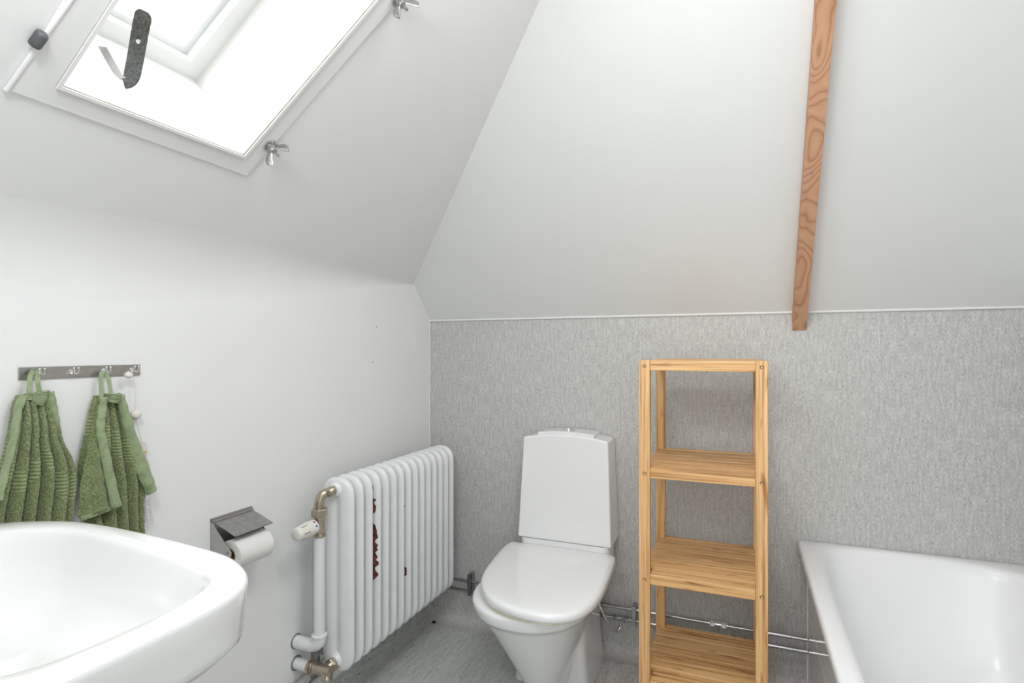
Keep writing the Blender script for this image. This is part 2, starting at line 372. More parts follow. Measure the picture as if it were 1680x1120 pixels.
# secondary glazing: flat white frame screwed under the opening with wing nuts
fr0 = [onsl(p) for p in ((.243, -1.772), (.221, -1.269), (.80, -1.19), (.80, -1.745))]
fo = [p+M*.001 for p in fr0]; ins = [p+M*.001 for p in inset(WH, .0)]
m = MB(); ring(fo, ins, M*.004, m); m.build('secondary_frame', 'winpaint', sk, smooth=False, bev=.002)
m = MB(); ps = inset(WH, .001); ring([p+M*.0075 for p in inset(WH, -.003)], [p+M*.0075 for p in inset(WH, .0035)], M*.003, m); m.build('white_edge_strip', 'caulk', sk, smooth=False)
m = MB(); ring([p+M*.004 for p in inset(WH, .0005)], [p+M*.004 for p in inset(WH, .0045)], M*.003, m); m.build('seal', 'seal', sk, smooth=False)
m = MB(); m.add([p+M*.003 for p in inset(WH, .002)], [(0, 1, 2, 3)]); m.build('secondary_pane', 'glass', sk, smooth=False)
# dark clip and raised rail on the left side of the frame
c0 = hit(58, 58, M, M.dot(K)); ra = hit(8, 146, M, M.dot(K)); rb = hit(128, -22, M, M.dot(K))
m = MB(); m.tube([ra+M*.004, rb+M*.004], .004, 10); m.build('frame_rail', 'winpaint', sk)
ax = (rb-ra).normalized(); sd = ax.cross(M)
m = MB(); e0 = c0+M*.004
m.hexa([e0-ax*.016-sd*.009, e0+ax*.016-sd*.009, e0+ax*.016+sd*.009, e0-ax*.016+sd*.009], [p+M*.016 for p in (e0-ax*.014-sd*.007, e0+ax*.014-sd*.007, e0+ax*.014+sd*.007, e0-ax*.014+sd*.007)])
o = m.build('turn_clip', 'darksteel', None, bev=.005, seg=3, org=c0)
tag(o, 'small dark grey turn clip on the left rail of the skylight frame', 'clip')
# wing nuts
def wingnut(px, py, rot, label):
    p = hit(px, py, M, M.dot(K))+M*.008
    e1 = Vector((.741, 0, .671)).normalized(); e2 = M.cross(e1)
    d = e1*cos(rot)+e2*sin(rot); s = M.cross(d)
    t = thing('wing_nut', label, 'wing nut', p, 'wing nuts on the skylight frame')
    mb = MB(); mb.lathe(p, M, [(0, .017), (.002, .017), (.0021, .011), (.009, .0105), (.018, .008)], 20); mb.build('washer_hub', 'pipechrome', t)
    mb = MB(); mb.lathe(p, M, [(0, .0038), (.034, .0038)], 12); mb.build('bolt', 'pipechrome', t)
    for sg in (-1, 1):
        mb = MB(); path = [p+M*.008+d*sg*.005, p+M*.016+d*sg*.014, p+M*.026+d*sg*.024, p+M*.037+d*sg*.029, p+M*.042+d*sg*.0285]
        rr = [.005, .007, .0095, .0085, .0035]; rings = []
        for q_, r_ in zip(path, rr):
            u = (M*.75-d*sg*.66).normalized()
            rings.append([q_+u*(r_*cos(2*pi*k/12))+s*(.003*sin(2*pi*k/12)) for k in range(12)])
        mb.loft(rings); mb.build('wing', 'pipechrome', t)
wingnut(441, 237, -.3, 'chrome wing nut at the lower right corner of the skylight frame')
wingnut(650, -2, -.5, 'chrome wing nut high on the right edge of the skylight frame at the photo top')
# leather strap
m = MB(); D0 = M.dot(K)
def SK(px, py, dep): return hit(px, py, M, D0+dep*-1)
cl = [SK(203, 136, .068), SK(214, 131, .066), SK(219, 112, .085), SK(225, 80, .11), SK(231, 45, .13), SK(237, 18, .14)]
cl = spline(cl, 6)
wd = (RT*1.0+Vector((0, 0, -.12))).normalized(); tr = []
rings = []
for i, p in enumerate(cl):
    t = (cl[min(i+1, len(cl)-1)]-cl[max(0, i-1)]).normalized(); wv = (wd-t*wd.dot(t)).normalized(); nn = t.cross(wv)
    f = 1.0 if i < len(cl)-3 else (.93, .75, .45)[i-(len(cl)-3)]
    f *= .8+.2*min(1, i/10)
    W2 = .0165*f
    rings.append([p-wv*W2-nn*.0016, p+wv*W2-nn*.0016, p+wv*W2+nn*.0016, p-wv*W2+nn*.0016])
m.loft(rings)
o = m.build('strap_handle', 'strap', None, org=cl[12]); tag(o, 'short dark grey leather pull strap hanging inside the skylight shaft', 'strap')
m = MB(); hp = cl[-11]; hv = (CAM-hp).normalized(); m.lathe(hp+hv*.001, hv, [(0, .0042), (.0028, .0042), (.003, .003)], 14); m.build('rivet', 'caulk', o)
m = MB(); hb = [SK(168, 78, .15), SK(180, 100, .118), SK(193, 122, .088), SK(205, 133, .070)]
m.loft([[p-wd*.008-M*.001, p+wd*.010-M*.001, p+wd*.010-M*.004, p-wd*.008-M*.004] for p in hb]); m.build('hook_plate', 'pipechrome', o)

# ================================================================ pine batten on the back slope
TB = .045; e_s = Vector((0, -.668, .745))           # up the slope
def bp(s, t): return Vector((0, 0, ZB))+e_s*s+NB*t
m = MB(); x0, x1 = 1.5405, 1.5865
zt = 2.38; s1 = (zt-ZB)/.745
pr = [Vector((0, 0, ZB)), bp(s1, 0), bp(s1, TB)]
# front face runs down until it meets the wall plane near z = 1.325
f0 = bp(0, TB); zend = 1.3245; k = (f0.z-zend)/.745; fe = f0-e_s*k
pr += [Vector((0, min(fe.y, -.0015), zend)), Vector((0, -.001, zend))]
pr[0] = Vector((0, -.001, ZB)); pr[1] -= Vector((0, .001, 0))
m.prism([p+Vector((x0, 0, 0)) for p in pr], (x1-x0, 0, 0))
bt = m.build('wooden_batten', 'pine', None, smooth=False, bev=.0015, org=(x0, -.4, 1.8)); tag(bt, 'bare pine batten with screws running down the white back slope', 'batten')
for sc_ in ((.57), (.075), (1.07)):
    mb = MB(); c = bp(sc_+.0, TB)+Vector((1.562, 0, 0)); mb.lathe(c, NB, [(-.002, .0042), (.0008, .0042), (.0011, .003)], 14); mb.lathe(c, NB, [(.001, .0015), (.0014, .0012)], 4)
    mb.build('screw', 'dullchrome', bt)

# ================================================================ bamboo shelf unit
SX0, SX1, SY0, SY1 = 1.067, 1.439, -.52, -.12
sh = thing('shelf_unit', 'tall narrow bamboo shelf unit with four slatted tiers beside the toilet', 'shelf unit', (1.253, -.32, 0))
PW, PD = .0335, .027
for (px_, py_) in ((SX0, SY0), (SX1-PW, SY0), (SX0, SY1-PD), (SX1-PW, SY1-PD)):
    m = MB(); m.box((px_, py_, 0), (px_+PW, py_+PD, 1.2195)); m.build('post', 'bamboo_z', sh, smooth=False, bev=.0015)
tiers = [1.219, .881, .547, .213]
for zt in tiers:
    m = MB(); m.box((SX0+PW, SY0+.004, zt-.032), (SX1-PW, SY0+.024, zt)); fr_ = m.build('shelf_front_rail', 'bamboo_x', sh, smooth=False, bev=.0015)
    m = MB(); m.box((SX0+PW, SY1-.022, zt-.032), (SX1-PW, SY1-.003, zt+.002)); m.build('shelf_back_rail', 'bamboo_x', sh, smooth=False, bev=.0015)
    for sx in (SX0+.008, SX1-.008-.017):
        m = MB(); m.box((sx, SY0+PD, zt-.032), (sx+.017, SY1-PD, zt-.013)); m.build('side_rail', 'bamboo_x', sh, smooth=False, bev=.0015)
    ns = 6; y0 = SY0+.026; wS = (SY1-.024-y0)/ns
    for i in range(ns):
        ya = y0+i*wS; yb = ya+wS-.0055
        ins_ = .0335 if (ya < SY0+PD+.001 or yb > SY1-PD-.001) else .008
        m = MB(); m.box((SX0+ins_, ya, zt-.0125), (SX1-ins_, yb, zt-.0005)); m.build('slat', 'bamboo_x', sh, smooth=False, bev=.0012)
    for (sx, pyy) in ((SX0+.0168, SY0), (SX1-.0168, SY0)):
        m = MB(); c = Vector((sx, pyy, zt-.0175)); m.lathe(c, (0, -1, 0), [(-.003, .0058), (.0004, .0058), (.0014, .0050), (.0003, .0034), (-.0008, .0026)], 18)
        m.build('screw', 'screwbrass', sh)

# ================================================================ toilet
to = thing('toilet', 'white close-coupled ceramic toilet with its lid down', 'toilet', (.71, -.35, 0))
TX = .706
# cistern body
def cist(y, t):     # front outline in XZ, t 0 back .. 1 front
    pts = []; zb = .484; hw0, hw1 = .1945, .177
    zc = .893; crown = .017; n = 16
    pts.append(Vector((TX-hw0, y, zb))); pts.append(Vector((TX+hw0, y, zb)))
    for k in range(n+1):
        u = 1-2*k/n; pts.append(Vector((TX+hw1*u, y, zc+crown*(1-u*u))))
    return pts
def lean(p, f): return Vector((p.x, p.y+(.022*((p.z-.484)/.42) if f else 0), p.z))
m = MB(); m.loft([[lean(p, 0) for p in cist(-.008, 0)], [lean(p, 1) for p in cist(-.160, 1)]]); m.build('cistern', 'ceramic', to, bev=.007, seg=4, angle=30)
m = MB()
def lidp(y, hw): return [Vector((TX+hw*u, y, .893+.017*(1-(hw*u/.177)**2)+dz)) for dz, us in ((-.004, [k/8-1 for k in range(17)]), (.012, [1-k/8 for k in range(17)])) for u in us]
m.loft([lidp(-.012, .118), lidp(-.128, .118)]); m.build('cistern_lid', 'ceramic', to, bev=.003, seg=3, angle=30)
m = MB(); m.lathe((TX, -.075, .920), (0, 0, 1), [(0, .026), (.004, .026), (.006, .022), (.0062, .019), (.010, .018), (.011, .012)], 28); m.build('flush_button', 'chrome', to)
# bowl outline by height
def egg(cx, yb, yf, hw, z, n=48, pw=2.3, cyf=.45):
    out = []; yc = yb+(yf-yb)*cyf
    for k in range(n):
        a = 2*pi*k/n; c, s = cos(a), sin(a)
        ry = (yb-yc) if s > 0 else (yc-yf); e = (3.2 if s > 0 else pw)
        out.append(Vector((cx+hw*math.copysign(abs(c)**(2/e), c), yc+ry*math.copysign(abs(s)**(2/e), s), z)))
    return out
m = MB()
m.loft([egg(TX+.004, -.24, -.455, .062, .0), egg(TX+.004, -.24, -.465, .066, .03), egg(TX+.003, -.24, -.505, .086, .10),
        egg(TX+.001, -.22, -.573, .121, .20), egg(TX-.002, -.20, -.633, .155, .29), egg(TX-.004, -.18, -.676, .178, .352, cyf=.5), egg(TX-.004, -.175, -.690, .188, .372, pw=2.2, cyf=.55),
        egg(TX-.005, -.17, -.701, .199, .377, pw=2.2, cyf=.55), egg(TX-.006, -.165, -.706, .2035, .385, pw=2.2, cyf=.55), egg(TX-.006, -.16, -.712, .207, .410, pw=2.2, cyf=.55), egg(TX-.006, -.16, -.710, .204, .418, pw=2.2, cyf=.55), egg(TX-.006, -.165, -.700, .195, .422, pw=2.2, cyf=.55)])
def ped(hw, yf, z, yb=-.048, r=.03):
    out = []
    for (cx_, cy_, a0) in ((TX+hw-r, yb-r, 0), (TX-hw+r, yb-r, pi/2), (TX-hw+r, yf+r, pi), (TX+hw-r, yf+r, 1.5*pi)):
        out += [Vector((cx_+r*cos(a0+pi/2*k/6), cy_+r*sin(a0+pi/2*k/6), z)) for k in range(7)]
    return out
m.loft([ped(.145, -.33, 0), ped(.143, -.33, .02), ped(.134, -.33, .12), ped(.127, -.32, .24), ped(.135, -.32, .33), ped(.165, -.30, .39), ped(.183, -.26, .422), ped(.186, -.165, .4225), ped(.187, -.158, .455), ped(.189, -.158, .4832)])
# hollowed trapway shoulder
m.build('bowl', 'ceramic', to, angle=60)
m = MB(); m.lathe((TX+.165, -.40, 0), (0, 0, 1), [(0, .0001), (0.0001, .0001)], 4)
def zring(pts, f, z, c): return [Vector((c.x+(p.x-c.x)*f, c.y+(p.y-c.y)*f, z)) for p in pts]
lo = [(.482, -.160), (.478, -.235), (.497, -.400), (.512, -.488), (.536, -.565), (.575, -.632), (.622, -.683), (.684, -.716), (.748, -.732), (.832, -.730), (.898, -.690), (.932, -.624), (.945, -.543), (.945, -.435), (.935, -.298), (.924, -.190), (.912, -.160)]
lo = resample(spline([Vector((x, y, 0)) for x, y in lo], 8, False)+[], 96)
cc = Vector((.715, -.42, 0))
m = MB(); m.loft([zring(lo, .90, .438, cc), zring(lo, .985, .436, cc), zring(lo, .999, .440, cc), zring(lo, 1.0, .452, cc), zring(lo, .992, .4595, cc), zring(lo, .975, .4635, cc), zring(lo, .93, .4655, cc), zring(lo, .80, .4660, cc), zring(lo, .55, .4625, cc), zring(lo, .3, .4600, cc), zring(lo, .08, .4595, cc)])
m.build('toilet_lid', 'lidplastic', to, angle=60)
so = [Vector((TX+.003+(p.x-.715)*.985-.0, p.y*1.0+.004, 0)) for p in lo]
m = MB(); m.loft([zring(so, .80, .424, cc), zring(so, .955, .4235, cc), zring(so, .975, .428, cc), zring(so, .965, .435, cc), zring(so, .8, .4355, cc)]); m.build('toilet_seat', 'yellowed', to, angle=60)

# supply hose from the cistern to the valve on the lower pipe
HOSE = to; m = MB(); hs = spline([(.872, -.10, .47), (.868, -.10, .33), HY(984, 985, -.10), HY(987, 1000, -.10), HY(1001, 1025, -.085), HY(1010, 1036, -.06), HY(1017, 1030, -.045), HY(1019, 1020, -.042)], 8)
m.tube(hs, .0045, 12); m.build('supply_tube', 'chrome', to)

# ================================================================ chrome pipes along the back wall
def hpipe(name, z, label):
    t = thing(name, label, 'pipe', (1.0, -.035, z), 'chrome pipes along the back wall')
    m = MB(); m.tube([(.03, -.035, z), (XR-.71, -.035, z)] if False else [(.03, -.035, z), (1.588, -.035, z)], .0068, 14); m.build('pipe_run', 'pipechrome', t)
    return t
PU = hpipe('chrome_pipe', .207, 'upper chrome pipe running low along the grey back wall')
PL = hpipe('chrome_pipe', .163, 'lower chrome pipe running low along the grey back wall')
def coupling(x, z, par, mat='chrome'):
    for d in (-1, 1):
        m = MB(); m.hexnut((x+d*.012 if d > 0 else x-.030, -.035, z), (1, 0, 0), .0125, .018); m.tube([(x+d*.010, -.035, z), (x+d*.034, -.035, z)], .0085, 14)
        m.build('compression_nut', mat, par, angle=30)
    m = MB(); m.tube([(x-.012, -.035, z), (x+.012, -.035, z)], .0095, 12); m.build('coupling_body', mat, par)
coupling(1.284, .207, PU); coupling(1.362, .163, PL); coupling(.915, .163, PL, 'dullchrome')
m = MB(); m.hexnut((.923, -.044, .161), (0, -1, 0), .009, .012); m.lathe((.923, -.056, .161), (0, -1, 0), [(0, .006), (.004, .006)], 12); m.build('stop_valve', 'dullchrome', PL, angle=30)
def bracket(x, label, tall=.0):
    t = thing('pipe_bracket', label, 'bracket', (x, 0, .185), 'pipe brackets on the back wall')
    m = MB(); m.box((x-.008, -.0275, .147), (x+.008, -.0005, .223+tall)); m.build('bracket_base', 'dullchrome', t, smooth=False, bev=.002)
    m = MB(); m.box((x-.009, -.049, .147), (x+.009, -.0425, .223+tall)); m.build('bracket_clamp', 'darksteel' if tall else 'dullchrome', t, smooth=False, bev=.002)
bracket(.967, 'grey pipe bracket behind the front left post of the shelf unit'); bracket(.232, 'dark pipe bracket with a bolt between radiator and toilet', .02)
# pair of pipes along the left wall
def lpipe(x, z, label):
    t = MB(); t.tube([(x, -2.1, z-.075), (x, -.862, z-.027), (x, -.052, z)], .0068, 14); o = t.build('chrome_pipe', 'chrome', None, org=(x, -1, z)); tag(o, label, 'pipe', 'chrome pipes along the left wall')
lpipe(.029, .205, 'upper chrome pipe along the left wall, passing below the lower radiator valve')
lpipe(.029, .163, 'lower chrome pipe along the left wall, passing below the lower radiator valve')
m = MB(); m.box((.0005, -.795, .12), (.021, -.770, .225)); m.box((.0005, -.795, .218), (.075, -.770, .232)); m.box((.069, -.795, .195), (.075, -.770, .232))
o = m.build('pipe_bracket', 'dullchrome', None, smooth=False, bev=.003, org=(.03, -.76, .15)); tag(o, 'grey metal pipe bracket behind the lower radiator valve', 'bracket')

# ================================================================ radiator
rd = thing('radiator', 'old white painted column radiator with chipped paint under the slope', 'radiator', (.129, -.463, .19))
RX0, RX1, RZ0, RZ1 = .066, .192, .192, .830; RXC = (RX0+RX1)/2; RH = (RX1-RX0)/2; RY1, RY15 = -.806, -.120
def rthick(xn, zf):      # half thickness of a section; xn -1..1 across, zf 0..1 column strength
    e = max(0., 1-abs(xn)); edge = sqrt(max(0, 1-(1-min(1, e/.6))**2))
    col = .0155*edge
    dip = math.exp(-(xn/.17)**2)*.0095*zf
    return max(.0008, col-dip)
def rfin(zz):
    r = .058; d = min(zz-RZ0, RZ1-zz); 
    k = 1.0 if d >= r else sqrt(max(0, 1-((r-d)/r)**2))
    hw = RH-r*.90*(1-k); zf = min(1, max(0, (d-.035)/.05)); tk = min(1, sqrt(max(0, 1-(1-min(1, d/.016))**2)))
    return hw, zf, tk
fins = []
NXs = [-1, -.985, -.95, -.88, -.8, -.68, -.5, -.35, -.22, -.1, 0, .1, .22, .35, .5, .68, .8, .88, .95, .985, 1]
def finmesh(yc):
    rings = []; zs = [RZ0+v for v in (0.0002, .001, .003, .006, .010, .016, .024, .034, .046, .060, .08, .10)]; zs += [RZ0+.16+i*.08 for i in range(5)]; zs += [RZ1-v for v in (.10, .08, .060, .046, .034, .024, .016, .010, .006, .003, .001, .0002)]
    for z in zs:
        hw, zf, tk = rfin(z)
        front = [Vector((RXC+hw*x, yc-rthick(x, zf)*max(.05, tk), z)) for x in NXs]
        back = [Vector((RXC+hw*x, yc+rthick(x, zf)*max(.05, tk), z)) for x in reversed(NXs[1:-1])]
        rings.append(front+back)
    m = MB(); m.loft(rings); return m
NF = 15
for i in range(NF):
    yc = RY1+(RY15-RY1)*i/(NF-1)
    if i == 0: f0_ = finmesh(0).build('radiator_section', 'radiator', rd, angle=75); f0_.location = (0, yc, 0); fins.append(f0_)
    else:
        c = f0_.copy(); COL.objects.link(c); c.parent = rd; c.location = (0, yc, 0); fins.append(c)
# note: the mesh was built at y = 0 in world space, its origin follows the radiator root
for z in (RZ0+.038, RZ1-.038):
    m = MB(); m.tube([(RXC, RY1, z), (RXC, RY15, z)], .021, 20); m.build('connecting_tube', 'radiator', rd)
    m = MB(); m.lathe((RXC, RY1-.012, z), (0, -1, 0), [(-.01, .034), (.002, .026), (.010, .021), (.016, .0185)], 24); m.build('end_boss', 'radiator', rd)
def chip(i, pts):     # bare primer patch on the flank of section i: (x across -1..1, z) outline
    yc = RY1+(RY15-RY1)*i/(NF-1)
    m = MB(); vs = []
    rows = []
    for z, xa, xb in pts:
        hw, zf, tk = rfin(z); rows.append([Vector((RXC+hw*x, yc-rthick(x, zf)*tk-.0013, z)) for x in [xa+(xb-xa)*k/4 for k in range(5)]])
    m.loft(rows, False, False, close=False); o = m.build('paint_chip', 'primer', fins[i]); 
    off = wloc(fins[i]); 
    return o
chz = [(.775, .80, .81), (.75, .76, .79), (.735, .72, .79), (.72, .72, .86), (.70, .70, .90), (.68, .70, .84), (.67, .70, .73)]
def jag(z0, z1, xa, xb, n, seed, wob=.06):
    r = random.Random(seed); out = []
    for k in range(n+1):
        t = k/n; sh_ = min(1, sin(pi*min(max(t, .02), .98))*3); out.append((z0+(z1-z0)*t, xa, xa+(xb-xa)*sh_*(1+r.uniform(-wob, wob)*4)))
    return out
chip(3, jag(.655, .43, .44, .86, 26, 1)); chip(3, jag(.735, .675, .50, .78, 8, 2)); chip(3, jag(.78, .755, .56, .66, 5, 3))
chip(7, jag(.69, .645, .52, .68, 8, 4)); chip(7, jag(.425, .385, .60, .78, 6, 5)); chip(11, jag(.71, .635, .42, .66, 10, 6))
# white riser, elbow, stubs from the wall
pv = Vector((.097, -.862, 0))
rp = thing('riser_pipe', 'white painted riser pipe at the near end of the radiator', 'pipe', (.097, -.862, .3))
m = MB(); m.tube([pv+Vector((0, 0, .318)), pv+Vector((0, 0, .648))], .0175, 20); m.build('pipe_run', 'radiator', rp)
m = MB(); m.tube(spline([(.0, -.862, .288), (.045, -.862, .287), (.075, -.862, .290), (.094, -.862, .303), (.097, -.862, .328)], 6), .0205, 20); m.build('elbow', 'radiator', rp)
m = MB(); m.lathe(pv+Vector((0, 0, .322)), (0, 0, 1), [(0, .021), (.002, .0245), (.007, .0245), (.009, .021)], 24); m.build('elbow_collar', 'radiator', rp)
# thermostatic valve
tv = thing('radiator_valve', 'thermostatic valve with cream knob joining the riser to the radiator top', 'radiator valve', (.097, -.862, .67))
m = MB(); m.lathe(pv+Vector((0, 0, .646)), (0, 0, 1), [(0, .019), (.002, .021), (.008, .021), (.009, .0185), (.014, .0185), (.016, .0205), (.022, .0205), (.024, .0175), (.06, .0175), (.072, .0175)], 24); m.build('valve_body', 'brass', tv, angle=35)
m = MB(); m.hexnut(pv+Vector((0, 0, .712)), (0, 0, 1), .0265, .026); m.build('union_nut', 'brass', tv, angle=25)
bz = RZ1-.038
m = MB(); m.tube(spline([pv+Vector((0, 0, .734)), pv+Vector((0, 0, .758)), pv+Vector((.006, .008, .780)), pv+Vector((.018, .020, bz-.006)), Vector((RXC, RY1-.036, bz)), Vector((RXC, RY1-.0285, bz))], 7), .0155, 20); m.build('bent_tail', 'brass', tv)
kd = Vector((.0, -1, -.04)).normalized(); kc = pv+Vector((0, -.010, .686))
m = MB(); m.lathe(kc, kd, [(0, .012), (.014, .012), (.015, .0175), (.018, .0175)], 20); m.build('valve_neck', 'brass', tv, angle=35)
m = MB(); m.lathe(kc+kd*.014, kd, [(0, .018), (.002, .0225), (.022, .0235), (.024, .022)], 28); m.build('scale_ring', 'whiteplastic', tv, angle=35)
m = MB(); rings = []
for d, r in ((.036, .0215), (.038, .0245), (.050, .0245), (.085, .0215), (.093, .0195), (.096, .016)):
    u = Vector((0, 0, 1)); a = (u-kd*u.dot(kd)).normalized(); b = kd.cross(a)
    rings.append([kc+kd*d+(a*cos(2*pi*k/72)+b*sin(2*pi*k/72))*r*(1-.045*(1 if (k % 12) in (0, 1) else 0)*(1 if .04 < d < .094 else 0)) for k in range(72)])
m.loft(rings); m.build('thermostat_knob', 'knob', tv, angle=50)
m = MB()
for k_ in range(0, 6):
    an = k_*pi/3+.55; u = Vector((0, 0, 1)); a = (u-kd*u.dot(kd)).normalized(); b = kd.cross(a); rad = a*cos(an)+b*sin(an); tn = kd.cross(rad)
    p0 = kc+kd*.056+rad*.0240; p1 = kc+kd*.080+rad*.0224
    m.hexa([p0-tn*.0008-rad*.002, p1-tn*.0008-rad*.002, p1+tn*.0008-rad*.002, p0+tn*.0008-rad*.002], [p0-tn*.0008+rad*.0003, p1-tn*.0008+rad*.0003, p1+tn*.0008+rad*.0003, p0+tn*.0008+rad*.0003])
m.build('knob_slot', 'black', tv, smooth=False)
for an, mt in ((5.75, 'red'), (5.1, 'blue')):
    m = MB(); u = Vector((0, 0, 1)); a = (u-kd*u.dot(kd)).normalized(); b = kd.cross(a); rad = a*cos(an)+b*sin(an); tn = kd.cross(rad); p0 = kc+kd*.026+rad*.0232
    m.hexa([p0-tn*.003-kd*.003-rad*.001, p0-tn*.003+kd*.004-rad*.001, p0+tn*.003+kd*.004-rad*.001, p0+tn*.003-kd*.003-rad*.001], [p0-tn*.003-kd*.003+rad*.0004, p0-tn*.003+kd*.004+rad*.0004, p0+tn*.003+kd*.004+rad*.0004, p0+tn*.003-kd*.003+rad*.0004]); m.build('scale_mark', mt, tv, smooth=False)
# lower return valve
rv = thing('radiator_return_valve', 'nickel lockshield valve joining the white wall stub to the radiator foot', 'radiator valve', (.1, -.86, .215))
zr = .216
m = MB(); m.tube([(.0, -.862, zr), (.062, -.862, zr)], .0185, 20); m.build('wall_stub', 'radiator', rv)
m = MB(); m.lathe((.056, -.862, zr), (1, 0, 0), [(0, .018), (.001, .024), (.012, .025), (.013, .021), (.016, .021), (.017, .0235), (.022, .0225), (.023, .019), (.072, .019), (.088, .0175), (.0885, .008)], 8); m.build('valve_body', 'brass', rv, angle=50)
m = MB(); m.tube([(.122, -.862, zr), (RXC, -.835, RZ0+.036)], .0155, 18); m.hexnut((.1265, -.846, zr+.006), (.05, 1, .12), .023, .022); m.build('union_nut', 'brass', rv, angle=30)
m = MB(); m.lathe((.128, -.862, zr-.006), (.25, -.35, -1), [(0, .018), (.020, .018), (.024, .015)], 20); m.build('lockshield_cap', 'brass', rv, angle=35)
for z in (.288, zr):
    m = MB(); m.lathe((.0005, -.862, z), (1, 0, 0), [(0, .0245), (.002, .024), (.003, .021)], 24); m.build('wall_rosette', 'dullchrome', rp if z > .25 else rv)

# ================================================================ toilet paper holder and roll
th = thing('toilet_paper_holder', 'folded steel toilet paper holder with hinged cover on the left wall', 'toilet paper holder', (0, -1.12, .73))
ya, yb = -1.187, -1.047
m = MB(); m.box((.0005, ya, .655), (.0025, yb, .783)); m.box((.0005, ya, .775), (.006, yb, .783)); m.build('back_plate', 'steel', th, smooth=False, bev=.0006)
for y in (ya, yb-.0015):
    m = MB(); m.prism([(.0005, y, .783), (.008, y, .778), (.014, y, .765), (.066, y, .712), (.078, y, .700), (.078, y, .688), (.066, y, .680), (.0005, y, .655)], (0, .0015, 0)); m.build('side_bracket', 'steel', th, smooth=False)
m = MB(); th_ = [(.006, .774), (.030, .766), (.085, .745), (.089, .7425), (.0885, .7415), (.085, .7435), (.030, .7645), (.006, .7725)]
m.prism([(x, ya+.004, z) for x, z in th_], (0, yb-ya-.006, 0)); m.build('cover', 'dullchrome', th, smooth=False)
m = MB(); m.tube([(.008, ya, .774), (.008, yb, .774)], .0028, 10); m.build('hinge_pin', 'steel', th)
m = MB(); m.tube([(.062, ya, .697), (.062, yb, .697)], .0045, 10); m.lathe((.062, ya, .697), (0, -1, 0), [(0, .004), (.003, .004)], 10); m.build('spindle', 'steel', th)
ro = thing('toilet_paper_roll', 'partly used white toilet paper roll under the steel cover', 'toilet paper', (.062, -1.12, .697))
RR, rr_ = .041, .020; n = 48; c0 = Vector((.062, 0, .697)); c0.z -= .012
def circ(r, y): return [Vector((c0.x+r*cos(2*pi*k/n), y, c0.z+r*sin(2*pi*k/n))) for k in range(n)]
y0, y1 = ya+.010, yb-.012
m = MB(); m.loft([circ(rr_, y0+.001), circ(RR-.001, y0), circ(RR, y0+.001), circ(RR, y1-.001), circ(RR-.001, y1), circ(rr_, y1-.001), circ(rr_, y0+.001)], False, False); m.build('paper', 'paper', ro)
m = MB(); m.loft([circ(rr_, y0-.0005), circ(rr_, y1), circ(rr_-.0012, y1), circ(rr_-.0012, y0-.0005), circ(rr_, y0-.0005)], False, False); m.build('core', 'card', ro)
m = MB(); sheet = [Vector((c0.x+(RR+.0008)*cos(a), 0, c0.z+(RR+.0008)*sin(a))) for a in [radians(v) for v in range(100, -20, -8)]]
m.loft([[Vector((p.x, y, p.z)) for p in sheet] for y in (y0+.001, y1-.001)], False, False, close=False); m.build('loose_sheet', 'paper', ro)

# ================================================================ hook rail, towels, hanging ornament
hr = thing('hook_rail', 'flat brushed steel rail with four small hooks on the left wall', 'hook rail', (0, -1.51, 1.2))
m = MB(); m.box((.001, -1.637, 1.190), (.003, -1.386, 1.2165)); m.build('rail_plate', 'steel', hr, smooth=False, bev=.0009)
HK = [-1.603, -1.538, -1.470, -1.405]
for y in HK:
    m = MB(); m.lathe((.003, y, 1.203), (1, 0, 0), [(0, .0062), (.002, .0062), (.0025, .004)], 16)
    for s in (-1, 1):
        m.tube(spline([(.003, y+s*.002, 1.202), (.012, y+s*.004, 1.199), (.017, y+s*.0045, 1.203), (.018, y+s*.0045, 1.211)], 5), .0017, 8)
        m.sphere((.018, y+s*.0045, 1.2115), .0026, 10)
    m.build('hook', 'chrome', hr)
for y in (-1.626, -1.394):
    m = MB(); m.lathe((.003, y, 1.203), (1, 0, 0), [(0, .0036), (.001, .003)], 12); m.build('screw', 'dullchrome', hr)

def sheet(rows, folds, name, mat, parent, x0, amp, ph=0., n=90, vsub=8, thick=.003, bandv=None, wob=0.):
    # rows: (left px, right px) picked on the wall plane; world rows interpolated smoothly, pleats pushed out from the wall
    Ls = spline([HX(a[0], a[1], .03) for a, b in rows], vsub); Rs = spline([HX(b[0], b[1], .03) for a, b in rows], vsub)
    V = len(Ls); vs = []; fs = []; mi = []
    for j in range(V):
        v = j/(V-1)
        for i in range(n+1):
            u = i/n; p = Ls[j].lerp(Rs[j], u)
            env = (1-(2*u-1)**8)
            w = folds(u, v)
            p.x = x0+amp(v)*w*(.3+.7*env)
            p.y += wob*sin(9*v+u*7)*.3
            vs.append(p.copy())
    for j in range(V-1):
        for i in range(n):
            fs.append((j*(n+1)+i, j*(n+1)+i+1, (j+1)*(n+1)+i+1, (j+1)*(n+1)+i))
            k = 0
            if bandv:
                u = i/n; v = j/(V-1); s = v-bandv(u)
                if 0 < s < .13: k = 1
            mi.append(k)
    m = MB(); m.add(vs, fs); m.mi = mi
    o = m.build(name, [mat, 'dobby'], parent, angle=80)
    md = o.modifiers.new('thick', 'SOLIDIFY'); md.thickness = thick; md.offset = 1
    if mat == 'terry':
        tx = bpy.data.textures.new('pile', 'CLOUDS'); tx.noise_scale = .006; tx.noise_depth = 1
        sd_ = o.modifiers.new('sub', 'SUBSURF'); sd_.levels = 2; sd_.render_levels = 2; sd_.subdivision_type = 'SIMPLE'
        dm = o.modifiers.new('pile', 'DISPLACE'); dm.texture = tx; dm.strength = .0022; dm.mid_level = .5; dm.texture_coords = 'LOCAL'
    return o
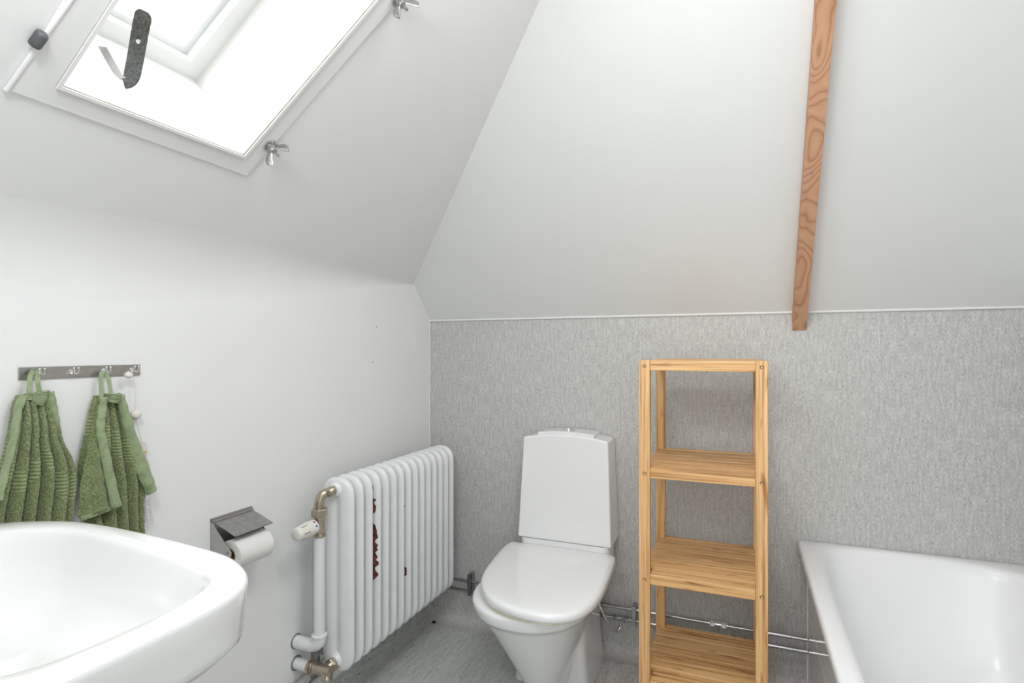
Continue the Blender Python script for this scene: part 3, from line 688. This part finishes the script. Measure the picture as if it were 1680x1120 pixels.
def pleats(cs, ws):
    def f(u, v):
        s = 0
        for c, w_ in zip(cs, ws):
            s = max(s, math.exp(-((u-c-(.0))/w_)**2))
        return s
    return f
t1 = thing('hand_towel', 'green terry hand towel hanging from the leftmost hook', 'towel', HX(60, 700, .03), 'green towels on the hook rail')
rows1 = [((37, 650), (88, 641)), ((31, 662), (92, 655)), ((26, 690), (97, 690)), ((18, 730), (104, 722)), ((6, 775), (122, 755)), ((-4, 815), (128, 790)), ((-12, 860), (123, 850)), ((-16, 930), (120, 905))]
def f1(u, v):
    s = 0
    for c, w_ in ((.06, .07), (.24, .075), (.41, .07), (.60, .075), (.78, .10), (.95, .08)):
        s = max(s, math.exp(-abs((u-c)/w_)**2.2))
    return s
sheet(rows1, f1, 'terry_cloth', 'terry', t1, .008, lambda v: .034*min(1, .25+v*2.2), bandv=lambda u: .30+.24*abs(sin(u*5.2+.4))+.14*u)
def strip(name, parent, Lp, Rp, xoff, n=10, mat='hem', fold=None, th_=.003):
    L_ = spline([HX(*a, .03) for a in Lp], 8); R2 = spline([HX(*a, .03) for a in Rp], 8); m = MB(); rows = []
    for j, (a, b) in enumerate(zip(L_, R2)):
        v = j/(len(L_)-1); r = []
        for i in range(n+1):
            u = i/n; p = a.lerp(b, u); p.x = xoff(u, v)+.0012*sin(v*38+u*2); r.append(p)
        rows.append(r)
    m.loft(rows, False, False, close=False); o = m.build(name, mat, parent, angle=80)
    md = o.modifiers.new('thick', 'SOLIDIFY'); md.thickness = th_; md.offset = 1; return o
bl = lambda u: 1-(2*u-1)**2
strip('hem', t1, [(46, 646), (50, 655), (54, 662)], [(84, 641), (80, 655), (76, 663)], lambda u, v: .026+.016*bl(u)-.004*v)
strip('hem', t1, [(38, 650), (29, 664), (24, 690), (16, 730), (2, 778), (-9, 820)], [(48, 646), (36, 668), (29, 692), (21, 730), (7, 778), (-4, 820)], lambda u, v: .022+.010*bl(u)+.014*v)
strip('hem', t1, [(76, 644), (80, 668), (84, 692), (90, 720), (96, 742)], [(87, 641), (93, 662), (98, 688), (103, 718), (106, 740)], lambda u, v: .026+.010*bl(u)-.006*v)
def loop(par, hk, pts, mat='hem'):
    m = MB(); sp = spline([HX(a, b, x) for a, b, x in pts], 8)
    rings = []
    for i, p in enumerate(sp):
        t = (sp[min(i+1, len(sp)-1)]-sp[max(i-1, 0)]).normalized(); wv = Vector((.25, 1, 0)); wv = (wv-t*wv.dot(t)); 
        wv = wv.normalized() if wv.length > .3 else Vector((1, .3, 0)).normalized(); nn = t.cross(wv)
        rings.append([p-wv*.004-nn*.001, p+wv*.004-nn*.001, p+wv*.004+nn*.001, p-wv*.004+nn*.001])
    m.loft(rings); return m.build('hanging_loop', mat, par)
loop(t1, 0, [(48, 656, .030), (48, 636, .024), (50, 616, .018), (56, 608, .0145), (61, 614, .017), (62, 628, .024), (66, 652, .030)])
t2 = thing('hand_towel', 'green terry hand towel on the third hook, its hemmed corner folded forward', 'towel', HX(190, 700, .03), 'green towels on the hook rail')
rows2 = [((165, 650), (204, 645)), ((160, 664), (208, 658)), ((154, 690), (214, 684)), ((146, 725), (224, 715)), ((138, 765), (236, 755)), ((140, 800), (243, 795)), ((148, 840), (241, 830)), ((156, 885), (242, 878)), ((160, 940), (243, 930))]
def f2(u, v):
    s = 0
    for c, w_ in ((.10, .10), (.36, .11), (.58, .09), (.78, .07), (.95, .07)):
        s = max(s, math.exp(-abs((u-c)/w_)**2.2))
    return s
sheet(rows2, f2, 'terry_cloth', 'terry', t2, .007, lambda v: .026*min(1, .3+v*2), bandv=lambda u: .20+.22*u)
o = strip('folded_corner', t2, [(164, 652), (154, 682), (146, 715), (137, 755), (128, 800), (124, 848)], [(172, 652), (167, 690), (169, 730), (175, 770), (181, 800), (187, 829)], lambda u, v: .030+.010*sin(u*pi)+.008*v, n=30, mat='terry')
o = strip('hem', t2, [(163, 652), (156, 680), (153, 705), (158, 740), (166, 785), (175, 833)], [(171, 650), (167, 682), (165, 706), (171, 740), (180, 785), (189, 828)], lambda u, v: .037+.006*bl(u)+.010*v)
strip('hem', t2, [(124, 846), (140, 841), (158, 835), (176, 830)], [(126, 853), (142, 848), (160, 841), (178, 835)], lambda u, v: .046)
strip('hem', t2, [(172, 645), (178, 652), (176, 660)], [(200, 645), (196, 656), (192, 662)], lambda u, v: .028+.012*bl(u), mat='hem')
strip('hem', t2, [(192, 652), (196, 680), (206, 720), (218, 765), (228, 790), (238, 812)], [(204, 646), (211, 672), (222, 708), (238, 750), (250, 785), (254, 800)], lambda u, v: .030+.010*bl(u)+.006*v, n=14)
loop(t2, 2, [(166, 656, .030), (166, 636, .024), (165, 618, .019), (170, 611, .0145), (176, 616, .018), (179, 626, .022), (182, 648, .030)])
# ornament
on = thing('hanging_ornament', 'string ornament of pale wooden beads and a drop on the rightmost hook', 'ornament', HX(222, 680, .02))
m = MB(); m.tube(spline([HX(208, 609, .018), HX(214, 611, .021), HX(220, 622, .02), HX(221, 650, .016), HX(222, 680, .016), HX(229, 710, .012), HX(236, 735, .010), HX(243, 790, .010), HX(246, 820, .012)], 5), .0006, 6); m.build('thread', 'thread', on)
m = MB(); m.sphere(HX(211, 615, .024), .0088, 24, sq=(1, 1.08, .86)); m.build('bead', 'bead', on)
m = MB(); m.sphere(HX(222, 680, .016), .0128, 24, sq=(1, 1.05, .92)); m.build('bead', 'bead', on)
dc = HX(235, 737, .010)
def drop(z): 
    t = (z+.018)/.036; return .0105*sqrt(max(0, 1-(2*t-1)**2))*(.62+.38*t)
for z0_, z1_, mt in ((-.018, -.004, 'ochre'), (-.004, .018, 'bead')):
    m = MB(); out = [dc+Vector((0, drop(z0_+(z1_-z0_)*k/12), z0_+(z1_-z0_)*k/12)) for k in range(13)]+[dc+Vector((0, -drop(z1_-(z1_-z0_)*k/12), z1_-(z1_-z0_)*k/12)) for k in range(13)]
    m.prism([p-Vector((.002, 0, 0)) for p in out], (.004, 0, 0)); m.build('wooden_drop', mt, on, smooth=False)
m = MB()
for k in range(7):
    p = HX(244+k*.8, 822+k*5.6, .013); m.sphere(p, .0042-(.0 if k else .001)+(.0009 if k == 6 else 0), 8, sq=(.8, 1, 1.1))
m.build('crystal_tassel', 'crystal', on, smooth=False)

# ================================================================ washbasin
wb = thing('washbasin', 'white ceramic washbasin in the left foreground', 'washbasin', (.42, -1.9, .85))
ZS = .93
ol = [(.052, -1.82), (.062, -1.755), (.089, -1.706), (.132, -1.674), (.199, -1.648), (.30, -1.640), (.43, -1.646), (.54, -1.656), (.62, -1.668), (.672, -1.688), (.712, -1.714), (.738, -1.748), (.750, -1.80), (.754, -1.88), (.755, -2.00), (.755, -2.10), (.75, -2.155), (.70, -2.160), (.40, -2.160), (.11, -2.160), (.056, -2.155), (.05, -2.10), (.05, -1.95)]
il = [(.118, -1.85), (.128, -1.79), (.152, -1.738), (.188, -1.703), (.25, -1.679), (.36, -1.683), (.486, -1.696), (.595, -1.713), (.650, -1.732), (.684, -1.760), (.700, -1.80), (.704, -1.87), (.700, -1.94), (.68, -1.99), (.62, -2.015), (.42, -2.02), (.22, -2.01), (.15, -1.975), (.122, -1.92)]
OL = resample(spline([Vector((x, y, 0)) for x, y in ol], 8, True), 160); IL = spline([Vector((x, y, 0)) for x, y in il], 12, True)
bc = Vector((.41, -1.86, 0))
def bypolar(curve, c, ref):
    # match ring points by angle around c
    out = []; n = len(curve)
    for p in ref:
        d = (p-c).normalized(); best = None
        for i in range(n):
            a = curve[i]-c; b = curve[(i+1) % n]-c; den = d.x*(b.y-a.y)-d.y*(b.x-a.x)
            if abs(den) < 1e-12: continue
            t = (a.x*(b.y-a.y)-a.y*(b.x-a.x))/den; s = (a.x*d.y-a.y*d.x)/den
            if t > 0 and -1e-3 <= s <= 1+1e-3: best = c+d*t; break
        out.append(best if best else out[-1])
        if not best: print('MISS', p)
    return out
IN = bypolar(IL, bc, OL)
for _ in range(6): IN = [(IN[i-1]+IN[i]*2+IN[(i+1) % len(IN)])/4 for i in range(len(IN))]
def nrm(curve, i):
    n = len(curve); t = (curve[(i+1) % n]-curve[i-1]).normalized(); q = Vector((t.y, -t.x, 0))
    return q if q.dot(curve[i]-bc) < 0 else -q       # inward
def offs(curve, d, z):
    return [Vector((p.x, p.y, z))+nrm(curve, i)*d for i, p in enumerate(curve)]
def mixr(a, b, t, z): return [Vector((p.x*(1-t)+q.x*t, p.y*(1-t)+q.y*t, z)) for p, q in zip(a, b)]
def shr(curve, f, z, c=bc): return [Vector((c.x+(p.x-c.x)*f, c.y+(p.y-c.y)*f, z)) for p in curve]
m = MB()
rg = [shr(OL, .30, ZS-.19), shr(OL, .55, ZS-.175), shr(OL, .78, ZS-.135), shr(OL, .90, ZS-.105), offs(OL, .016, ZS-.088), offs(OL, .008, ZS-.080), offs(OL, .006, ZS-.070), offs(OL, .002, ZS-.030), offs(OL, .0, ZS-.012),
      offs(OL, .0008, ZS-.006), offs(OL, .004, ZS-.0015), offs(OL, .009, ZS), mixr(OL, IN, .55, ZS-.0005), mixr(OL, IN, .82, ZS-.0015), mixr(OL, IN, .95, ZS-.005), shr(IN, .985, ZS-.012), shr(IN, .965, ZS-.025), shr(IN, .92, ZS-.055), shr(IN, .84, ZS-.085), shr(IN, .70, ZS-.112), shr(IN, .45, ZS-.130), shr(IN, .2, ZS-.137), shr(IN, .06, ZS-.138)]
m.loft(rg); m.build('basin', 'ceramic', wb, angle=70)
m = MB(); m.lathe((.36, -1.93, ZS-.1385), (0, 0, 1), [(0, .030), (.002, .030), (.003, .024), (.001, .018)], 28); m.build('drain', 'chrome', wb)
m = MB(); m.tube([(.41, -1.90, ZS-.19), (.41, -1.90, .55), (.41, -1.95, .50), (.41, -2.0, .55), (.41, -2.16, .56)], .02, 16); m.build('waste_pipe', 'chrome', wb)

# ================================================================ bathtub
bt_ = thing('bathtub', 'white enamelled bathtub against the grey back wall', 'bathtub', (1.9, -.85, 0))
TZ = .557; bx0, bx1, by0, by1 = 1.557, 2.258, -1.72, -.003
def rrect(x0, x1, y0, y1, r, z, n=10):
    out = []
    for cx_, cy_, a0 in ((x1-r, y1-r, 0), (x0+r, y1-r, pi/2), (x0+r, y0+r, pi), (x1-r, y0+r, 1.5*pi)):
        out += [Vector((cx_+r*cos(a0+pi/2*k/n), cy_+r*sin(a0+pi/2*k/n), z)) for k in range(n+1)]
    return out
OT = resample(rrect(bx0, bx1, by0, by1, .012, 0), 200)
it = [(1.607, -.86), (1.607, -.60), (1.609, -.42), (1.615, -.26), (1.625, -.16), (1.645, -.095), (1.69, -.058), (1.77, -.040), (1.86, -.036), (1.95, -.041), (2.05, -.056), (2.13, -.082), (2.18, -.13), (2.205, -.22), (2.212, -.42), (2.214, -.86), (2.212, -1.3), (2.20, -1.50), (2.15, -1.62), (2.05, -1.67), (1.9, -1.68), (1.75, -1.66), (1.66, -1.61), (1.615, -1.48), (1.607, -1.2)]
tc_ = Vector((1.91, -.86, 0)); bc = tc_
ITc = spline([Vector((x, y, 0)) for x, y in it], 10, True); IT = bypolar(ITc, tc_, OT)
m = MB()
def sh2(f, g, z): return [Vector((tc_.x+(p.x-tc_.x)*f, tc_.y+(p.y-tc_.y)*g, z)) for p in IT]
rg = [offs(OT, .045, TZ-.030), offs(OT, .012, TZ-.031), offs(OT, .003, TZ-.029), offs(OT, .0, TZ-.024), offs(OT, .0, TZ-.008), offs(OT, .003, TZ-.002), offs(OT, .009, TZ), mixr(OT, IT, .6, TZ-.001), mixr(OT, IT, .88, TZ-.002), mixr(OT, IT, 1.0, TZ-.006),
      sh2(.982, .992, TZ-.016), sh2(.965, .983, TZ-.035), sh2(.93, .955, TZ-.10), sh2(.89, .915, TZ-.18), sh2(.84, .865, TZ-.27), sh2(.76, .80, TZ-.345), sh2(.62, .71, TZ-.385), sh2(.35, .45, TZ-.40), sh2(.06, .06, TZ-.402)]
m.loft(rg, False, True); m.build('tub', 'enamel', bt_, angle=70)
xp = 1.590
m = MB(); m.box((xp, by0, .3055), (xp+.006, -.012, TZ-.029)); m.build('upper_panel', 'panel', bt_, smooth=False, bev=.001)
m = MB(); m.box((xp, by0, .02), (xp+.006, -.012, .3035)); m.build('lower_panel', 'panel', bt_, smooth=False, bev=.001)
m = MB(); m.box((xp+.0015, by0, .02), (xp+.008, -.012, TZ-.029)); m.build('grout_backing', 'caulk', bt_, smooth=False)
m = MB(); m.box((xp-.003, -.014, .0), (xp+.008, -.001, TZ-.028)); m.build('panel_edge_strip', 'caulk', bt_, smooth=False, bev=.001)
m = MB(); m.box((xp+.02, by0, 0), (xp+.05, -.012, .02)); m.build('foot_rail', 'darksteel', bt_, smooth=False)

# ================================================================ marks in the walls
def wallscrew(px, py, label):
    p = HX(px, py, 0); m = MB(); m.lathe(p, (1, 0, 0), [(0, .0028), (.0012, .0026), (.0016, .0014)], 12)
    o = m.build('wall_screw', 'dullchrome', None, org=p); tag(o, label, 'screw', 'old screws in the left wall')
wallscrew(618, 536, 'tiny old screw in the left wall near the roof corner, upper one')
wallscrew(612, 594, 'tiny old screw in the left wall near the roof corner, lower one')
